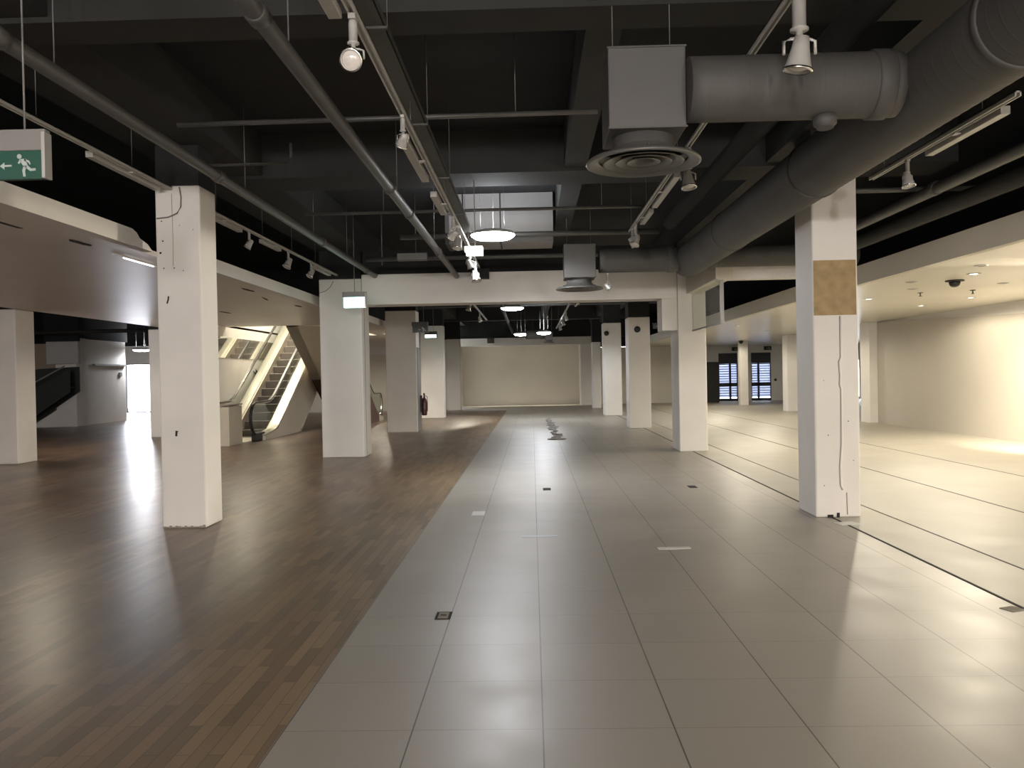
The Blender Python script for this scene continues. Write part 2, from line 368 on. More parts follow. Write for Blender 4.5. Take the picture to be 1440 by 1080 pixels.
bx(b, 9.25, 10.08, 45, 45.2, 0, 3.05); bx(b, 11.1, 11.83, 45, 45.2, 0, 3.05); bx(b, 12.89, 16.6, 45, 45.2, 0, 3.05); bx(b, 17.6, X1, 45, 45.2, 0, 3.05)
bx(b, 10.08, 11.1, 45, 45.2, 2.58, 3.05); bx(b, 11.83, 12.89, 45, 45.2, 2.58, 3.05); bx(b, 16.6, 17.6, 45, 45.2, 2.1, 3.05)
struct('wall_far_right', b, 'white')
b = newbm(); bx(b, -17.4, -4.1, 40.2, 40.4, 0, 2.75); struct('wall_back_left', b, 'wall')
struct('wall_back_left_boards', bx(newbm(), -17.4, -4.1, 40.25, 40.4, 2.75, 3.4), 'white')
struct('trim_back_left_upstand', bx(newbm(), X0, -4.1, 40.3, 40.5, 3.4, ZS), 'dark')
b = newbm(); bx(b, -17.7, -17.5, 31.8, 35.3, 0, 3.36); bx(b, -17.6, -17.42, 31.8, 32.2, 0, 3.36); struct('wall_left_partition', b, 'white')
struct('trim_left_partition_upstand', bx(newbm(), -17.72, -17.4, 31.7, 35.3, 3.36, ZS), 'dark')
b = newbm(); bx(b, X0, -17.7, 35.1, 35.3, 0, 3.36); struct('wall_left_recess', b, 'tan')
struct('trim_left_recess_upstand', bx(newbm(), X0, -17.7, 35.05, 35.3, 3.36, ZS), 'dark')
b = newbm(); bx(b, X0, -21.8, 44, 44.2, 0, ZS); bx(b, -20.38, -17.4, 44, 44.2, 0, ZS); bx(b, -21.8, -20.38, 44, 44.2, 2.62, ZS); struct('wall_left_far', b, 'white')
b = newbm(); bx(b, -17.4, -17.3, 40.4, 44, 0, ZS); struct('wall_left_return', b, 'white')
b = newbm(); bx(b, -21.8, -20.38, 44.3, 60, -.3, 0); struct('ground_outside', bx(b, -40, 30, 45.3, 70, -.4, -.02), M['tape'])
b = newbm(); bx(b, -21.8, -21.75, 44.02, 44.12, 0, 2.62); bx(b, -20.43, -20.38, 44.02, 44.12, 0, 2.62); bx(b, -21.8, -20.38, 44.02, 44.12, 2.57, 2.62); bx(b, -21.8, -20.38, 44.0, 44.15, 0, .05)
struct('door_3', b, 'frame')
bx_ = newbm(); bx(bx_, 16.6, 17.6, 45.05, 45.1, 0, .12); bx(bx_, 16.6, 16.68, 45.05, 45.12, .12, 2.1); struct('window_1', bx_, 'frame')
# dark channels set into the floor
for x, w in ((3.25, .013), (3.88, .009), (5.39, .010), (7.15, .009)):
    struct('trim_floor_channel', bx(newbm(), x - w, x + w, .5, 42, .0005, .003), 'channel' if x > 3.5 else 'darkgap')
# louvred doors
for i, (x0, x1, mx) in enumerate(((10.08, 11.1, 10.70), (11.83, 12.89, 12.22))):
    b = newbm(); bx(b, x0, x1, 45.02, 45.12, 2.02, 2.58); d = struct('door_%d' % (i + 1), b, M['frame'])
    fr = newbm()
    for xa, xb, za, zb in ((x0, x0 + .04, 0, 2.02), (x1 - .04, x1, 0, 2.02), (mx - .05, mx + .05, 0, 2.02), (x0, x1, 0, .14), (x0, x1, .78, .98), (x0, x1, 1.44, 1.48)): bx(fr, xa, xb, 45.0, 45.1, za, zb)
    obj('door_frame', fr, 'frame', d)
    sl = newbm(); z = .18
    while z < 2.0:
        bx(sl, x0 + .03, x1 - .03, 45.06, 45.066, z, z + .098); bx(sl, x0 + .03, x1 - .03, 45.066, 45.10, z + .092, z + .098); z += .13
    bl = newbm(); z = .18 + .098
    while z < 1.98: bx(bl, x0 + .03, x1 - .03, 45.062, 45.09, z, z + .032); z += .13
    obj('louvre', sl, 'louvre', d); obj('louvre_gap', bl, 'frame', d)

# ================================================================== PILLARS
GP = 'square white pillars of the hall'
def pillar(x0, x1, y0, y1, ztop, label, m='white', bev=.02, group=GP, zd=4.235):
    cx, cy = (x0 + x1) / 2, (y0 + y1) / 2
    t = thing('pillar', label, 'pillar', (cx, cy, 0), 0, group, 'thing'); w, d = (x1 - x0) / 2, (y1 - y0) / 2
    b = bx(newbm(), -w, w, -d, d, 0, ztop)
    obj('shaft', b, m, t, bev)
    obj('dark_painted_top', bx(newbm(), -w + .01, w - .01, -d + .01, d - .01, ztop, zd), 'dark', t) if zd > ztop else None
    return t
L1 = pillar(-4.13, -3.63, 9.08, 9.55, 3.79, 'near white pillar on the wood floor, chipped, with a looped cable at its top')
L2 = pillar(-4.33, -3.46, 16.9, 17.65, 3.66, 'broad white pillar behind the bright green exit sign, holding the portal beam')
L3 = pillar(-4.29, -3.38, 24.3, 24.95, 3.58, 'dim grey pillar with a dark unlit exit sign at its upper right')
L4 = pillar(-4.34, -3.44, 32.3, 32.9, 3.61, 'cream pillar lit warm with a slanting shadow, fire extinguisher at its foot')
L5 = pillar(-4.08, -3.42, 39.5, 40.1, 3.4, 'farthest left pillar, next to the cream niche in the back wall')
R1 = pillar(3.08, 3.57, 9.13, 9.72, 3.85, 'near right white pillar with a square brown bare patch')
R2 = pillar(2.98, 3.55, 16.9, 17.8, 3.74, 'white pillar at the right end of the portal beam, behind the hanging glass')
R3 = pillar(2.84, 3.47, 24.3, 25.1, 3.25, 'white pillar with a round black speaker high on its front, nearer of two')
R4 = pillar(2.76, 3.44, 31.8, 32.6, 3.55, 'white pillar with a round black speaker, left of and behind its twin')
R5 = pillar(2.84, 3.25, 39.0, 39.6, 3.1, 'farthest white pillar at the right edge of the back niche')
F1 = pillar(-11.25, -10.52, 16.66, 17.32, 3.17, 'pale pillar at the left picture edge under the low soffit', zd=4.74)
F2 = pillar(-11.25, -10.55, 24.1, 24.8, 3.17, 'pillar almost wholly hidden behind the near left pillar, beside the bright doorway', zd=4.74)
F3 = pillar(-18.0, -17.2, 30.9, 31.6, 3.36, 'grey pillar far left at the top of the dark staircase', zd=4.74)
Q1 = pillar(9.74, 10.12, 39.0, 39.4, 2.995, 'slim cream pillar between the two louvred doorways', zd=0)
Q2 = pillar(9.90, 10.5, 32.4, 33.0, 2.995, 'cream pillar right of the louvred doorways, seen beside the near right pillar', zd=0)
# chips, cracks, patch
def chip(p, pts, x, y, r=.008):
    for (dx, z, s) in pts: obj('chip_mark', lathe(newbm(), [(r * s, 0), (r * s * .6, .004)], (dx, y, z), (0, -1, 0), 9), 'darkgap', p, label='small dark chip in the paint')
chip(L1, [(-.18, 3.40, 1), (-.17, 3.18, 1.2), (-.20, 3.05, 1.6), (-.165, 2.88, 1), (-.05, 2.88, 1), (.05, 2.85, .8), (.02, 3.35, .6), (.17, 3.3, .6)], 0, -.235)
b = newbm(); tube(b, [(-.14, -.236, 2.49), (-.125, -.238, 2.53), (-.12, -.238, 2.57)], .008); obj('gouge', b, 'darkgap', L1); b = newbm(); tube(b, [(-.07, -.236, 1.02), (-.065, -.238, 1.08), (-.05, -.238, 1.07)], .012, 6); obj('gouge', b, 'darkgap', L1)
b = newbm(); tube(b, [(.03, -.24, 3.77), (.05, -.25, 3.66), (.045, -.25, 3.55), (.0, -.25, 3.48), (-.1, -.245, 3.44), (-.23, -.24, 3.43)], .008); obj('cable', b, 'signgrey', L1)
b = newbm(); tube(b, [(-.06, -.236, 3.7), (-.055, -.236, 3.2), (-.06, -.236, 2.9)], .003, 5); obj('crack', b, 'crack', L1)
b = newbm()                                       # rough edge of plaster at the foot
for k in range(14): bx(b, -.24 + k * .034, -.24 + k * .034 + .03, -.238, -.232, 0, .012 + .025 * random.random())
obj('chipped_foot', b, 'crack', L1)
b = newbm()
bx(b, -.235, .225, -.300, -.292, 2.21, 2.81); obj('bare_patch', b, 'board', R1, .003, 'bare brown board square on the white pillar')
b = newbm(); bx(b, -.235, .225, -.2965, -.294, 2.81, 2.93); obj('filler_strip', b, 'white', R1)
pts = [(.04, -.296, 2.2), (.04, -.297, 1.75), (.02, -.297, 1.7), (.03, -.297, 1.55), (.025, -.297, 1.45), (.04, -.297, 1.4), (.035, -.299, .8), (.015, -.297, .55), (.02, -.297, .35), (.04, -.297, .3)]
b = newbm(); tube(b, pts, .0045, 6); obj('crack', b, 'crack', R1); b = newbm(); tube(b, [(.09, -.297, .27), (.095, -.297, 0.03)], .005, 6); obj('crack', b, 'crack', R1)
b = newbm(); tube(b, [(x + .012, y + .001, z) for x, y, z in pts], .011, 8); obj('plaster_ridge', b, 'white', R1)
chip(R1, [(-.1, .9, .8), (.12, 1.05, .8), (-.14, 1.5, .6), (.17, .62, .7), (-.15, .35, .7)], 0, -.295)
b = newbm(); bx(b, -.12, -.06, -.305, -.29, 0, .03); obj('broken_foot', b, 'darkgap', R1); b = newbm(); bx(b, -.02, .01, -.303, -.29, 0, .05); obj('broken_foot', b, 'darkgap', R1)
obj('edge_gap', bx(newbm(), .43, .437, -.14, -.12, 0.03, 3.4), 'darkgap', L2)
b = newbm(); tube(b, [(-.13, -.377, 3.62), (-.2, -.38, 3.5), (-.3, -.38, 3.42), (-.43, -.378, 3.38)], .007); obj('cable', b, 'crack', L2)
obj('raised_panel', bx(newbm(), .45, .475, -.3, .3, .02, 2.5), 'signgrey', L3)
def speaker_on(x, y, z, label):
    t = thing('wall_speaker', label, 'speaker', (x, y, z), 0, 'round black speakers on pillars')
    obj('housing', lathe(newbm(), [(.085, 0), (.095, .02), (.085, .05), (.05, .06)], (0, 0, 0), (0, -1, 0), 24), 'black', t)
    obj('grille', lathe(newbm(), [(.045, .06), (.045, .068), (.01, .07)], (0, 0, 0), (0, -1, 0), 20), 'signdark', t)
speaker_on(3.10, 24.3, 2.89, 'round black speaker centred high on the nearer far right pillar')
speaker_on(2.88, 31.8, 3.15, 'round black speaker at the upper left of the pillar behind')

# ================================================================== HANGING GLASS
t = thing('glass_panel', 'clear hanging glass panel with white end post beside the portal pillar', 'glass panel', (3.28, 14.3, 2.47))
obj('pane', bx(newbm(), -.006, .006, 0.04, 2.6, 0, .73), 'glass', t)
obj('end_post', bx(newbm(), -.03, .03, -.02, .04, -.03, .73), 'signpale', t)
obj('bottom_rail', bx(newbm(), -.012, .012, .04, 2.6, -.03, 0), 'signgrey', t)

# ================================================================== DUCTS
def ring_duct(bm, p0, p1, r, pitch=.16, seg=40):
    p0 = Vector(p0); p1 = Vector(p1); L = (p1 - p0).length; prof = [(r, 0)]; h = pitch
    while h < L - .03:
        prof += [(r, h - .014), (r, h - .007), (r + .0018, h), (r, h + .007), (r, h + .014)]; h += pitch
    prof.append((r, L)); return lathe(bm, prof, p0, p1 - p0, seg)
t = thing('air_duct', 'big round grey duct running from upper right towards the portal pillar', 'duct', (2.71, 0, 3.51), kind='thing')
obj('main_pipe', ring_duct(newbm(), (0, -2, 0), (0, 14.25, 0), .268, .12, 48), 'duct', t)
b = newbm(); lathe(b, [(.268, 0), (.262, .06), (.22, .15), (.12, .21), (.01, .22)], (0, 14.25, 0), (0, 1, 0), 40); obj('end_cap', b, 'duct', t)
for yy in (4.6, 7.9, 11.2): obj('joint_band', lathe(newbm(), [(.272, -.03), (.28, -.02), (.28, .02), (.272, .03)], (0, yy, 0), (0, 1, 0), 40), 'duct', t)
def branch(y, x0, x1, r, label, z=3.51):
    t = thing('branch_duct', label, 'duct', (0, y, z), 0, 'branch ducts off the big round duct', 'thing')
    obj('branch_pipe', ring_duct(newbm(), (x0, 0, 0), (x1, 0, 0), r, .12, 40), 'duct', t)
    for xx in ((x0 + .06,) if x0 > 2 else (x1 - .12,)): obj('collar', lathe(newbm(), [(r + .002, -.06), (r + .014, -.05), (r + .014, .05), (r + .002, .06)], (xx, 0, 0), (1, 0, 0), 36), 'duct', t)
    return t
bd = branch(5.6, 1.075, 2.455, .212, 'short branch duct from the big duct to the nearer air diffuser')
obj('spigot', lathe(newbm(), [(.075, 0), (.075, .05), (.055, .06), (.055, .075)], (1.98, -.02, -.21), (0, -.1, -1), 20), 'duct', bd)
branch(13.95, 1.16, 2.47, .2, 'branch duct from the big duct to the farther air diffuser')
branch(13.8, 2.95, 5.38, .17, 'dark branch duct crossing behind the near right pillar above the white crossbeam')
branch(31.0, -.2, .515, .16, 'small far branch duct glowing beside a pendant beyond the portal beam', 3.12)
t = thing('dark_tube', 'dark tube running beside the big round duct', 'pipe', (2.2, 0, 3.95), kind='thing')
obj('dark_tube_body', ring_duct(newbm(), (0, -1, 0), (0, 13, 0), .11, .5, 24), 'dark', t)  # added dark tube follows a dark strip beside the duct
# diffusers
def diffuser(loc, label, lit=False, s=1.):
    t = thing('air_diffuser', label, 'air vent', loc, 0, 'round ceiling air diffusers'); t.scale = (s, s, s)
    obj('plenum_box', bx(newbm(), -.26, .26, -.26, .26, 0, .55), 'ductbox', t, .008)
    for za in (0, .538): obj('box_flange', bx(newbm(), -.265, .265, -.268, -.258, za, za + .012), 'duct', t)
    obj('neck', lathe(newbm(), [(.21, .0), (.205, -.09), (.22, -.10)], (0, 0, 0), (0, 0, 1), 40), 'ductbox', t)
    prof = [(.20, -.06), (.24, -.10), (.31, -.135), (.385, -.15), (.40, -.165), (.40, -.175), (.385, -.18), (.365, -.17), (.33, -.165), (.31, -.15)]
    obj('outer_cone', lathe(newbm(), prof, (0, 0, 0), (0, 0, 1), 64, False), 'diffuser', t)
    for k, (r0, r1, z0, z1) in enumerate(((.18, .285, -.10, -.168), (.12, .20, -.10, -.166), (.05, .12, -.11, -.164))):
        b = lathe(newbm(), [(r0, z0), ((r0 + r1) / 2, z0 - .035), (r1 - .01, z1 + .004), (r1, z1), (r1 - .012, z1 - .003), ((r0 + r1) / 2 - .01, z0 - .042), (r0 - .008, z0)], (0, 0, 0), (0, 0, 1), 56, False)
        obj('vane_ring', b, 'diffuser', t)
    obj('core', lathe(newbm(), [(.20, -.075), (.20, -.085)], (0, 0, 0), (0, 0, 1), 40), 'black', t)
    b = newbm(); bx(b, -.005, .005, -.27, .27, -.12, -.10); bx(b, -.27, .27, -.005, .005, -.12, -.10); obj('spoke', b, 'black', t)
    for sx in (-.2, .2): obj('hanger_rod', cyl(newbm(), (sx, 0, .55), (sx, 0, (4.74 - loc[2]) / s), .004, 8), 'wire', t)
    return t
diffuser((.81, 5.86, 3.265), 'large near air diffuser of concentric rings under its square grey box')
diffuser((.83, 14.0, 3.22), 'smaller-looking farther air diffuser in front of the white portal beam')
diffuser((.66, 31.0, 2.9), 'tiny far air diffuser shining white beyond the portal beam, above the back niche', s=.55)
# rectangular plenum behind the first pendant
M['pale_duct'] = mat('pale_duct_metal', (.30, .29, .28), .5, metal=.1, vary=.08, scale=2)
t = thing('plenum_duct', 'wide pale rectangular duct lit by the nearest pendant, with dark joint straps', 'duct', (-.51, 14.6, 3.9), kind='thing')
obj('duct_body', bx(newbm(), -.92, .92, -.4, .4, 0, .84), 'pale_duct', t)
for x in (-.62, .02): obj('joint_strap', bx(newbm(), x - .012, x + .012, -.412, .41, -.01, .84), 'black', t)
b = newbm(); bx(b, -.93, -.86, -.41, .41, -.012, .84); obj('end_flange', b, 'ductbox', t)

# ================================================================== PIPES
def pipe(name, pts, r, label, cat='pipe', group=None, m='pipe', couple=(), rods=(), seg=16):
    p0 = Vector(pts[0]); t = thing(name, label, cat, p0, 0, group, 'thing')
    obj('tube', tube(newbm(), [Vector(p) - p0 for p in pts], r, seg), m, t)
    for c in couple:
        c = Vector(c) - p0; d = (Vector(pts[1]) - p0).normalized()
        obj('coupling', lathe(newbm(), [(r, -.06), (r * 1.22, -.05), (r * 1.22, .05), (r, .06)], c, d, 18), m, t)
    if rods:
        for c in rods:
            c = Vector(c) - p0; obj('hanger_rod', cyl(newbm(), c, c + Vector((0, 0, 4.74 - (c + p0).z)), .005, 6), 'wire', t)
    return t
pipe('ceiling_pipe', [(-3.16, -2, 3.71), (-3.16, 16.85, 3.71)], .055, 'grey ceiling pipe on the left, ending at the portal beam beside its exit sign', group='grey ceiling pipes', couple=[(-3.16, y, 3.71) for y in (4.9, 8.4, 12.6, 15.9)], rods=[(-3.16, y, 3.71) for y in (5.5, 9.2, 12.1, 14.3)])
pipe('ceiling_pipe', [(-1.49, -2, 3.66), (-1.49, 16.8, 3.66)], .055, 'grey ceiling pipe running just left of the track lights', group='grey ceiling pipes', couple=[(-1.49, y, 3.66) for y in (4.6, 8.9, 10.3, 13.5)], rods=[(-1.49, y, 3.66) for y in (5.2, 9.4, 13)])
pipe('ceiling_pipe', [(4.55, 2, 3.63), (4.55, 13.4, 3.6)], .065, 'grey pipe high at the right, above the right soffit edge', group='grey ceiling pipes', couple=[(4.55, 9.4, 3.62)])
pipe('ceiling_pipe', [(4.95, 2, 3.52), (4.95, 13.6, 3.52)], .1, 'thick dim pipe lowest at the right, next to the soffit fascia', group='grey ceiling pipes', m='darkbeam')
pipe('sprinkler_pipe', [(-3.1, 7.3, 3.9), (.62, 7.3, 3.92)], .022, 'thin cross pipe reaching the near diffuser box', group='thin cross pipes', rods=[(-.1, 7.3, 3.91)], seg=10)
pipe('sprinkler_pipe', [(-3.1, 11.4, 3.9), (1.6, 11.4, 3.9)], .022, 'thin cross pipe just above the nearest pendant', group='thin cross pipes', rods=[(-2, 11.4, 3.9), (1, 11.4, 3.9)], seg=10)
pipe('sprinkler_pipe', [(-2.1, 13.5, 3.91), (2.1, 13.5, 3.91)], .045, 'cross pipe level with the nearest pendant, over the farther diffuser', group='thin cross pipes', seg=12)
pipe('sprinkler_pipe', [(-3.0, 15.2, 3.80), (2.4, 15.2, 3.80)], .04, 'lowest cross pipe just above the white portal beam', group='thin cross pipes', seg=12)
pipe('sprinkler_pipe', [(3.2, 9.9, 3.72), (5.3, 9.9, 3.72)], .03, 'short cross pipe right of the near right pillar', group='thin cross pipes', seg=10)
pipe('ceiling_conduit', [(-3.6, 9, 3.98), (-2.62, 9, 3.98), (-2.58, 9, 4.05), (-2.58, 9, 4.2)], .016, 'short hooked conduit end under the dark ceiling left of centre', group=None, seg=8)
for x, y, z, zb, lab in ((-2.75, 15.4, 4.7, 3.72, 'bare hanging rod right of the bright exit sign'),):
    tag(obj('hanging_rod', cyl(newbm(), (x, y, zb), (x, y, 4.75), .011, 8), 'wire'), lab, 'rod')
# cable tray
t = thing('cable_tray', 'long grey cable tray beside the central track lights', 'cable tray', (-.94, 0, 3.76), kind='thing')
b = newbm(); bx(b, -.085, .085, -2, 12.3, 0, .006); bx(b, -.085, -.08, -2, 12.3, 0, .06); bx(b, .08, .085, -2, 12.3, 0, .06); obj('trough', b, 'tray', t)
for y in (5.05, 7.0, 8.9, 10.9): obj('support_bar', bx(newbm(), -.11, .1, y - .015, y + .015, -.015, 0), 'tray', t)
for y in (5.05, 7.0, 8.9, 10.9): obj('hanger_wire', cyl(newbm(), (.1, y, 0), (.1, y, .98), .003, 6), 'wire', t)
b = newbm()
for k in range(4): tube(b, [(-.05 + k * .03, -2, .02), (-.045 + k * .03, 4, .022), (-.055 + k * .03, 8, .02), (-.05 + k * .03, 12.6, .03)], .011, 6)
obj('cables', b, 'rubber', t)

# ================================================================== TRACKS AND SPOTS
def track(x, y0, y1, z, label, gears=(), wires=(), side=-1, ztop=4.74):
    t = thing('light_track', label, 'light track', (x, 0, z), 0, 'ceiling light tracks')
    b = newbm(); bx(b, -.022, -.012, y0, y1, 0, .036); bx(b, .012, .022, y0, y1, 0, .036); bx(b, -.022, .022, y0, y1, .026, .036); obj('rail', b, 'track', t)
    for a, c in gears:
        g = obj('gear_box', bx(newbm(), side * .085 - .035, side * .085 + .035, a, c, -.03, .03), 'spotw', t, .004)
        obj('gear_clip', bx(newbm(), min(side * .06, 0), max(side * .06, 0), (a + c) / 2 - .03, (a + c) / 2 + .03, -.012, -.002), 'track', g)
    for y in wires: obj('hanger_wire', cyl(newbm(), (0, y, .03), (0, y, ztop - z), .003, 6), 'wire', t)
    return t
track(-.9, 1.5, 14.6, 3.52, 'central light track running along the cable tray to the portal beam', ((2.6, 4.3), (6.6, 7.95), (8.6, 9.6), (10.7, 11.5)), (4.1, 6.4, 9.0, 12.2), -1, 3.755)
track(1.56, 2.6, 12.9, 3.80, 'light track right of the near air diffuser, passing over its branch duct', ((3.2, 4.6), (9.2, 10.9), (11.2, 12.1)), (8.7, 11.05, 12.7), 1)
track(3.35, 5.75, 8.2, 3.46, 'short light track in front of the near right pillar', ((6.05, 7.2),), (6.2, 7.9), 1)
track(-3.95, 5.6, 9.06, 3.735, 'light track running from the left edge into the near left pillar', ((7.55, 8.95),), (6.6, 8.2), -1)
track(-3.95, 9.6, 16.88, 3.72, 'light track between the two left pillars with three small spotlights', ((10.0, 11.5), (12.4, 13.3), (15.4, 16.6)), (10.4, 12.2, 13.7, 15.2), -1)
SG = 'track spotlights'
def spot_proto():
    t = thing('track_spotlight', 'x', 'spotlight', (0, 0, 0), 0, SG)
    a = obj('adaptor', bx(newbm(), -.02, .02, -.04, .04, -.03, -.001), 'spotw', t, .003)
    st = obj('stem', lathe(newbm(), [(.022, -.03), (.024, -.05), (.024, -.14), (.032, -.145), (.032, -.152), (.012, -.155), (.012, -.18)], (0, 0, 0), (0, 0, 1), 20), 'spotw', t)
    b = newbm(); tube(b, [(-.055, 0, -.235), (-.055, 0, -.19), (-.03, 0, -.18), (.03, 0, -.18), (.055, 0, -.19), (.055, 0, -.235)], .006, 8); obj('yoke', b, 'spotw', t)
    return t
def head(t, aim, size=1.):
    d = Vector(aim).normalized(); c = Vector((0, 0, -.235)) * 1; s = size
    h = obj('lamp_head', lathe(newbm(), [(.012 * s, -.075 * s), (.03 * s, -.07 * s), (.036 * s, -.03 * s), (.042 * s, .0), (.052 * s, .045 * s), (.058 * s, .06 * s), (.058 * s, .066 * s), (.05 * s, .066 * s), (.046 * s, .05 * s)], c, d, 28, False), 'spotw', t)
    obj('lens', lathe(newbm(), [(.05 * s, .05 * s), (.046 * s, .056 * s), (.02 * s, .064 * s), (.003 * s, .066 * s)], c, d, 24), 'lens', h)
    b = lathe(newbm(), [(.058 * s, .056 * s), (.062 * s, .06 * s), (.062 * s, .068 * s), (.054 * s, .069 * s)], c, d, 28, False); obj('bezel', b, 'chrome', h)
proto = spot_proto(); used = [False]
def spot(x, y, z, aim, label, size=1., scale=1.):
    if not used[0]: t = proto; t.location = (x, y, z); used[0] = True
    else:
        t = proto.copy(); COL.objects.link(t); t.location = (x, y, z)
        for n in BASE:
            c = n.copy(); COL.objects.link(c); c.parent = t
    t.scale = (scale,) * 3; t['label'] = label
    head(t, aim, size); return t
BASE = list(proto.children)
spot(-.9, 4.33, 3.52, (-.05, -.9, -.35), 'round spotlight facing the viewer, nearest on the central track', 1., .98)
spot(-.9, 6.0, 3.52, (-.4, .6, -.6), 'spotlight turned away on the central track, second from the viewer', 1., .75)
spot(-.9, 9.85, 3.52, (-.6, .4, -.4), 'spotlight on the central track just left of the nearest pendant', 1., .9)
spot(-.9, 10.45, 3.52, (-.2, -.3, -1), 'spotlight beside the nearest pendant, pointing down', 1.1, .95)
spot(-.9, 12.4, 3.52, (.3, .2, -.8), 'spotlight of the central track above the portal beam', 1., .95)
spot(-.9, 13.7, 3.52, (.2, -.2, -1), 'last spotlight on the central track, hanging against the portal beam', 1.3, 1.05)
spot(1.56, 4.78, 3.80, (-.12, .1, -1), 'large spotlight hanging in front of the near branch duct', .85, 1.62)
spot(1.56, 8.14, 3.80, (.05, -.2, -1), 'shiny glass spotlight just behind the near diffuser', .95, 1.3)
spot(1.56, 12.2, 3.80, (-.4, -.3, -1), 'left one of a pair of spotlights above the farther branch duct', 1.2, 1.0)
spot(1.56, 12.6, 3.80, (.5, -.2, -.8), 'right one of a pair of spotlights above the farther branch duct', 1.2, .85)
spot(1.30, 13.95, 3.305, (.6, -.2, -.7), 'small spotlight under the farther branch duct, right of its diffuser', .9, .95)
spot(3.35, 7.42, 3.46, (.1, -.2, -1), 'grey spotlight right of the near right pillar', 1.3, .75)
spot(-3.95, 11.62, 3.72, (-.5, -.2, -.8), 'first of three small spotlights between the left pillars', 1.25, .75)
spot(-3.95, 13.5, 3.72, (-.3, -.4, -.8), 'middle of three small spotlights between the left pillars', 1.45, .8)
spot(-3.95, 14.9, 3.72, (-.35, -.4, -.7), 'last of three small spotlights, just left of the broad left pillar', 1.4, .78)
# ---- beyond the portal beam: dim tracks and spots
track(-1.6, 19, 30, 3.62, 'dim light track beyond the portal beam on the left', ((22, 23.2),), (20, 24, 28))
track(1.1, 19, 36, 3.6, 'dim light track beyond the portal beam on the right, towards the far pillars', ((20, 21),), (21, 27, 33))
for k, (x, y, z, a, l) in enumerate(((-1.6, 21.5, 3.62, (-.3, -.2, -1), 'dim spotlight beyond the portal beam, left of the second pendant'), (-1.6, 26, 3.62, (.4, -.3, -1), 'dim far spotlight above the left part of the back niche'), (1.1, 20.4, 3.6, (.5, -.3, -.8), 'dim spotlight hanging right below the portal beam near the centre right'),
        (1.1, 26, 3.6, (.3, .2, -1), 'far spotlight in a slanting row right of the far pendants, topmost'), (1.1, 28.5, 3.6, (.4, -.2, -1), 'far spotlight in the slanting row, middle'), (1.1, 31.5, 3.6, (.2, -.2, -1), 'far spotlight in the slanting row, lowest'))):
    spot(x, y, z, a, l, 1.2, .95)
pipe('ceiling_pipe', [(-4.3, 21.6, 3.92), (2.8, 21.6, 3.92)], .05, 'dim cross pipe beyond the portal beam', group='grey ceiling pipes', m='darkbeam')
pipe('ceiling_pipe', [(-.9, 18, 3.75), (-.9, 41, 3.7)], .06, 'dim lengthwise pipe beyond the portal beam', group='grey ceiling pipes', m='darkbeam')
t = thing('plenum_duct', 'dim pale rectangular duct beyond the portal beam, in front of the dim left pillar', 'duct', (-4.05, 20.5, 3.42), kind='thing')
obj('duct_body', bx(newbm(), -.0, .42, -.2, .2, 0, .3), 'ductbox', t, .02)
for y in (-.1, .1): obj('hanger_rod', cyl(newbm(), (.2, y, .3), (.2, y, 1.32), .004, 6), 'wire', t)
t = thing('junction_box', 'dark square box on the white portal beam beside the last spotlight', 'junction box', (-1.0, 16.78, 3.59))
obj('box', bx(newbm(), -.17, .17, -.1, .12, 0, .2), 'dark', t); obj('conduit', cyl(newbm(), (0, 0, .2), (0, 0, 1.16), .02, 8), 'dark', t)
t = thing('junction_box', 'small dark box on the lintel above the back niche', 'junction box', (-2.1, 42.98, 3.30))
obj('box', bx(newbm(), -.18, .18, -.1, .02, 0, .26), 'duct', t)
t = thing('junction_box', 'pale oblong box under the dark ceiling, left of the last central spotlight', 'junction box', (-1.85, 14.2, 3.62))
obj('box', bx(newbm(), -.42, .1, -.06, .06, 0, .13), 'pipe', t, .01); obj('hanger_rod', cyl(newbm(), (-.1, 0, .13), (-.1, 0, 1.13), .006, 6), 'wire', t)

# ================================================================== PENDANTS
LABS = ['large glowing pendant lamp in front of the portal beam', 'second pendant lamp, a bright ellipse just under the portal beam', 'far left pendant lamp of the pair above the back niche', 'far right pendant lamp of the pair, beside the glowing duct', 'pendant lamp shining above the bright open doorway at far left']
for (x, y, z, r, e), lab in zip(PENDANTS, LABS):
    t = thing('pendant_lamp', lab, 'pendant lamp', (x, y, z), 0, 'round pendant lamps')
    obj('housing', lathe(newbm(), [(.05, .09), (r * .5, .08), (r * .9, .045), (r, .02), (r, 0), (r - .012, 0), (r - .012, .015)], (0, 0, 0), (0, 0, 1), 48, False), 'spotw', t)
    obj('lamp_diffuser', lathe(newbm(), [(r - .012, .01), (r - .014, -.012), (r * .8, -.05), (r * .4, -.07), (.005, -.075)], (0, 0, 0), (0, 0, 1), 48), 'lamp', t)
    for a in (90, 210, 330):
        px, py = r * .6 * math.cos(R(a)), r * .6 * math.sin(R(a)); obj('suspension_wire', cyl(newbm(), (px, py, .07), (px, py, 4.74 - z), .002, 6), 'wire', t)

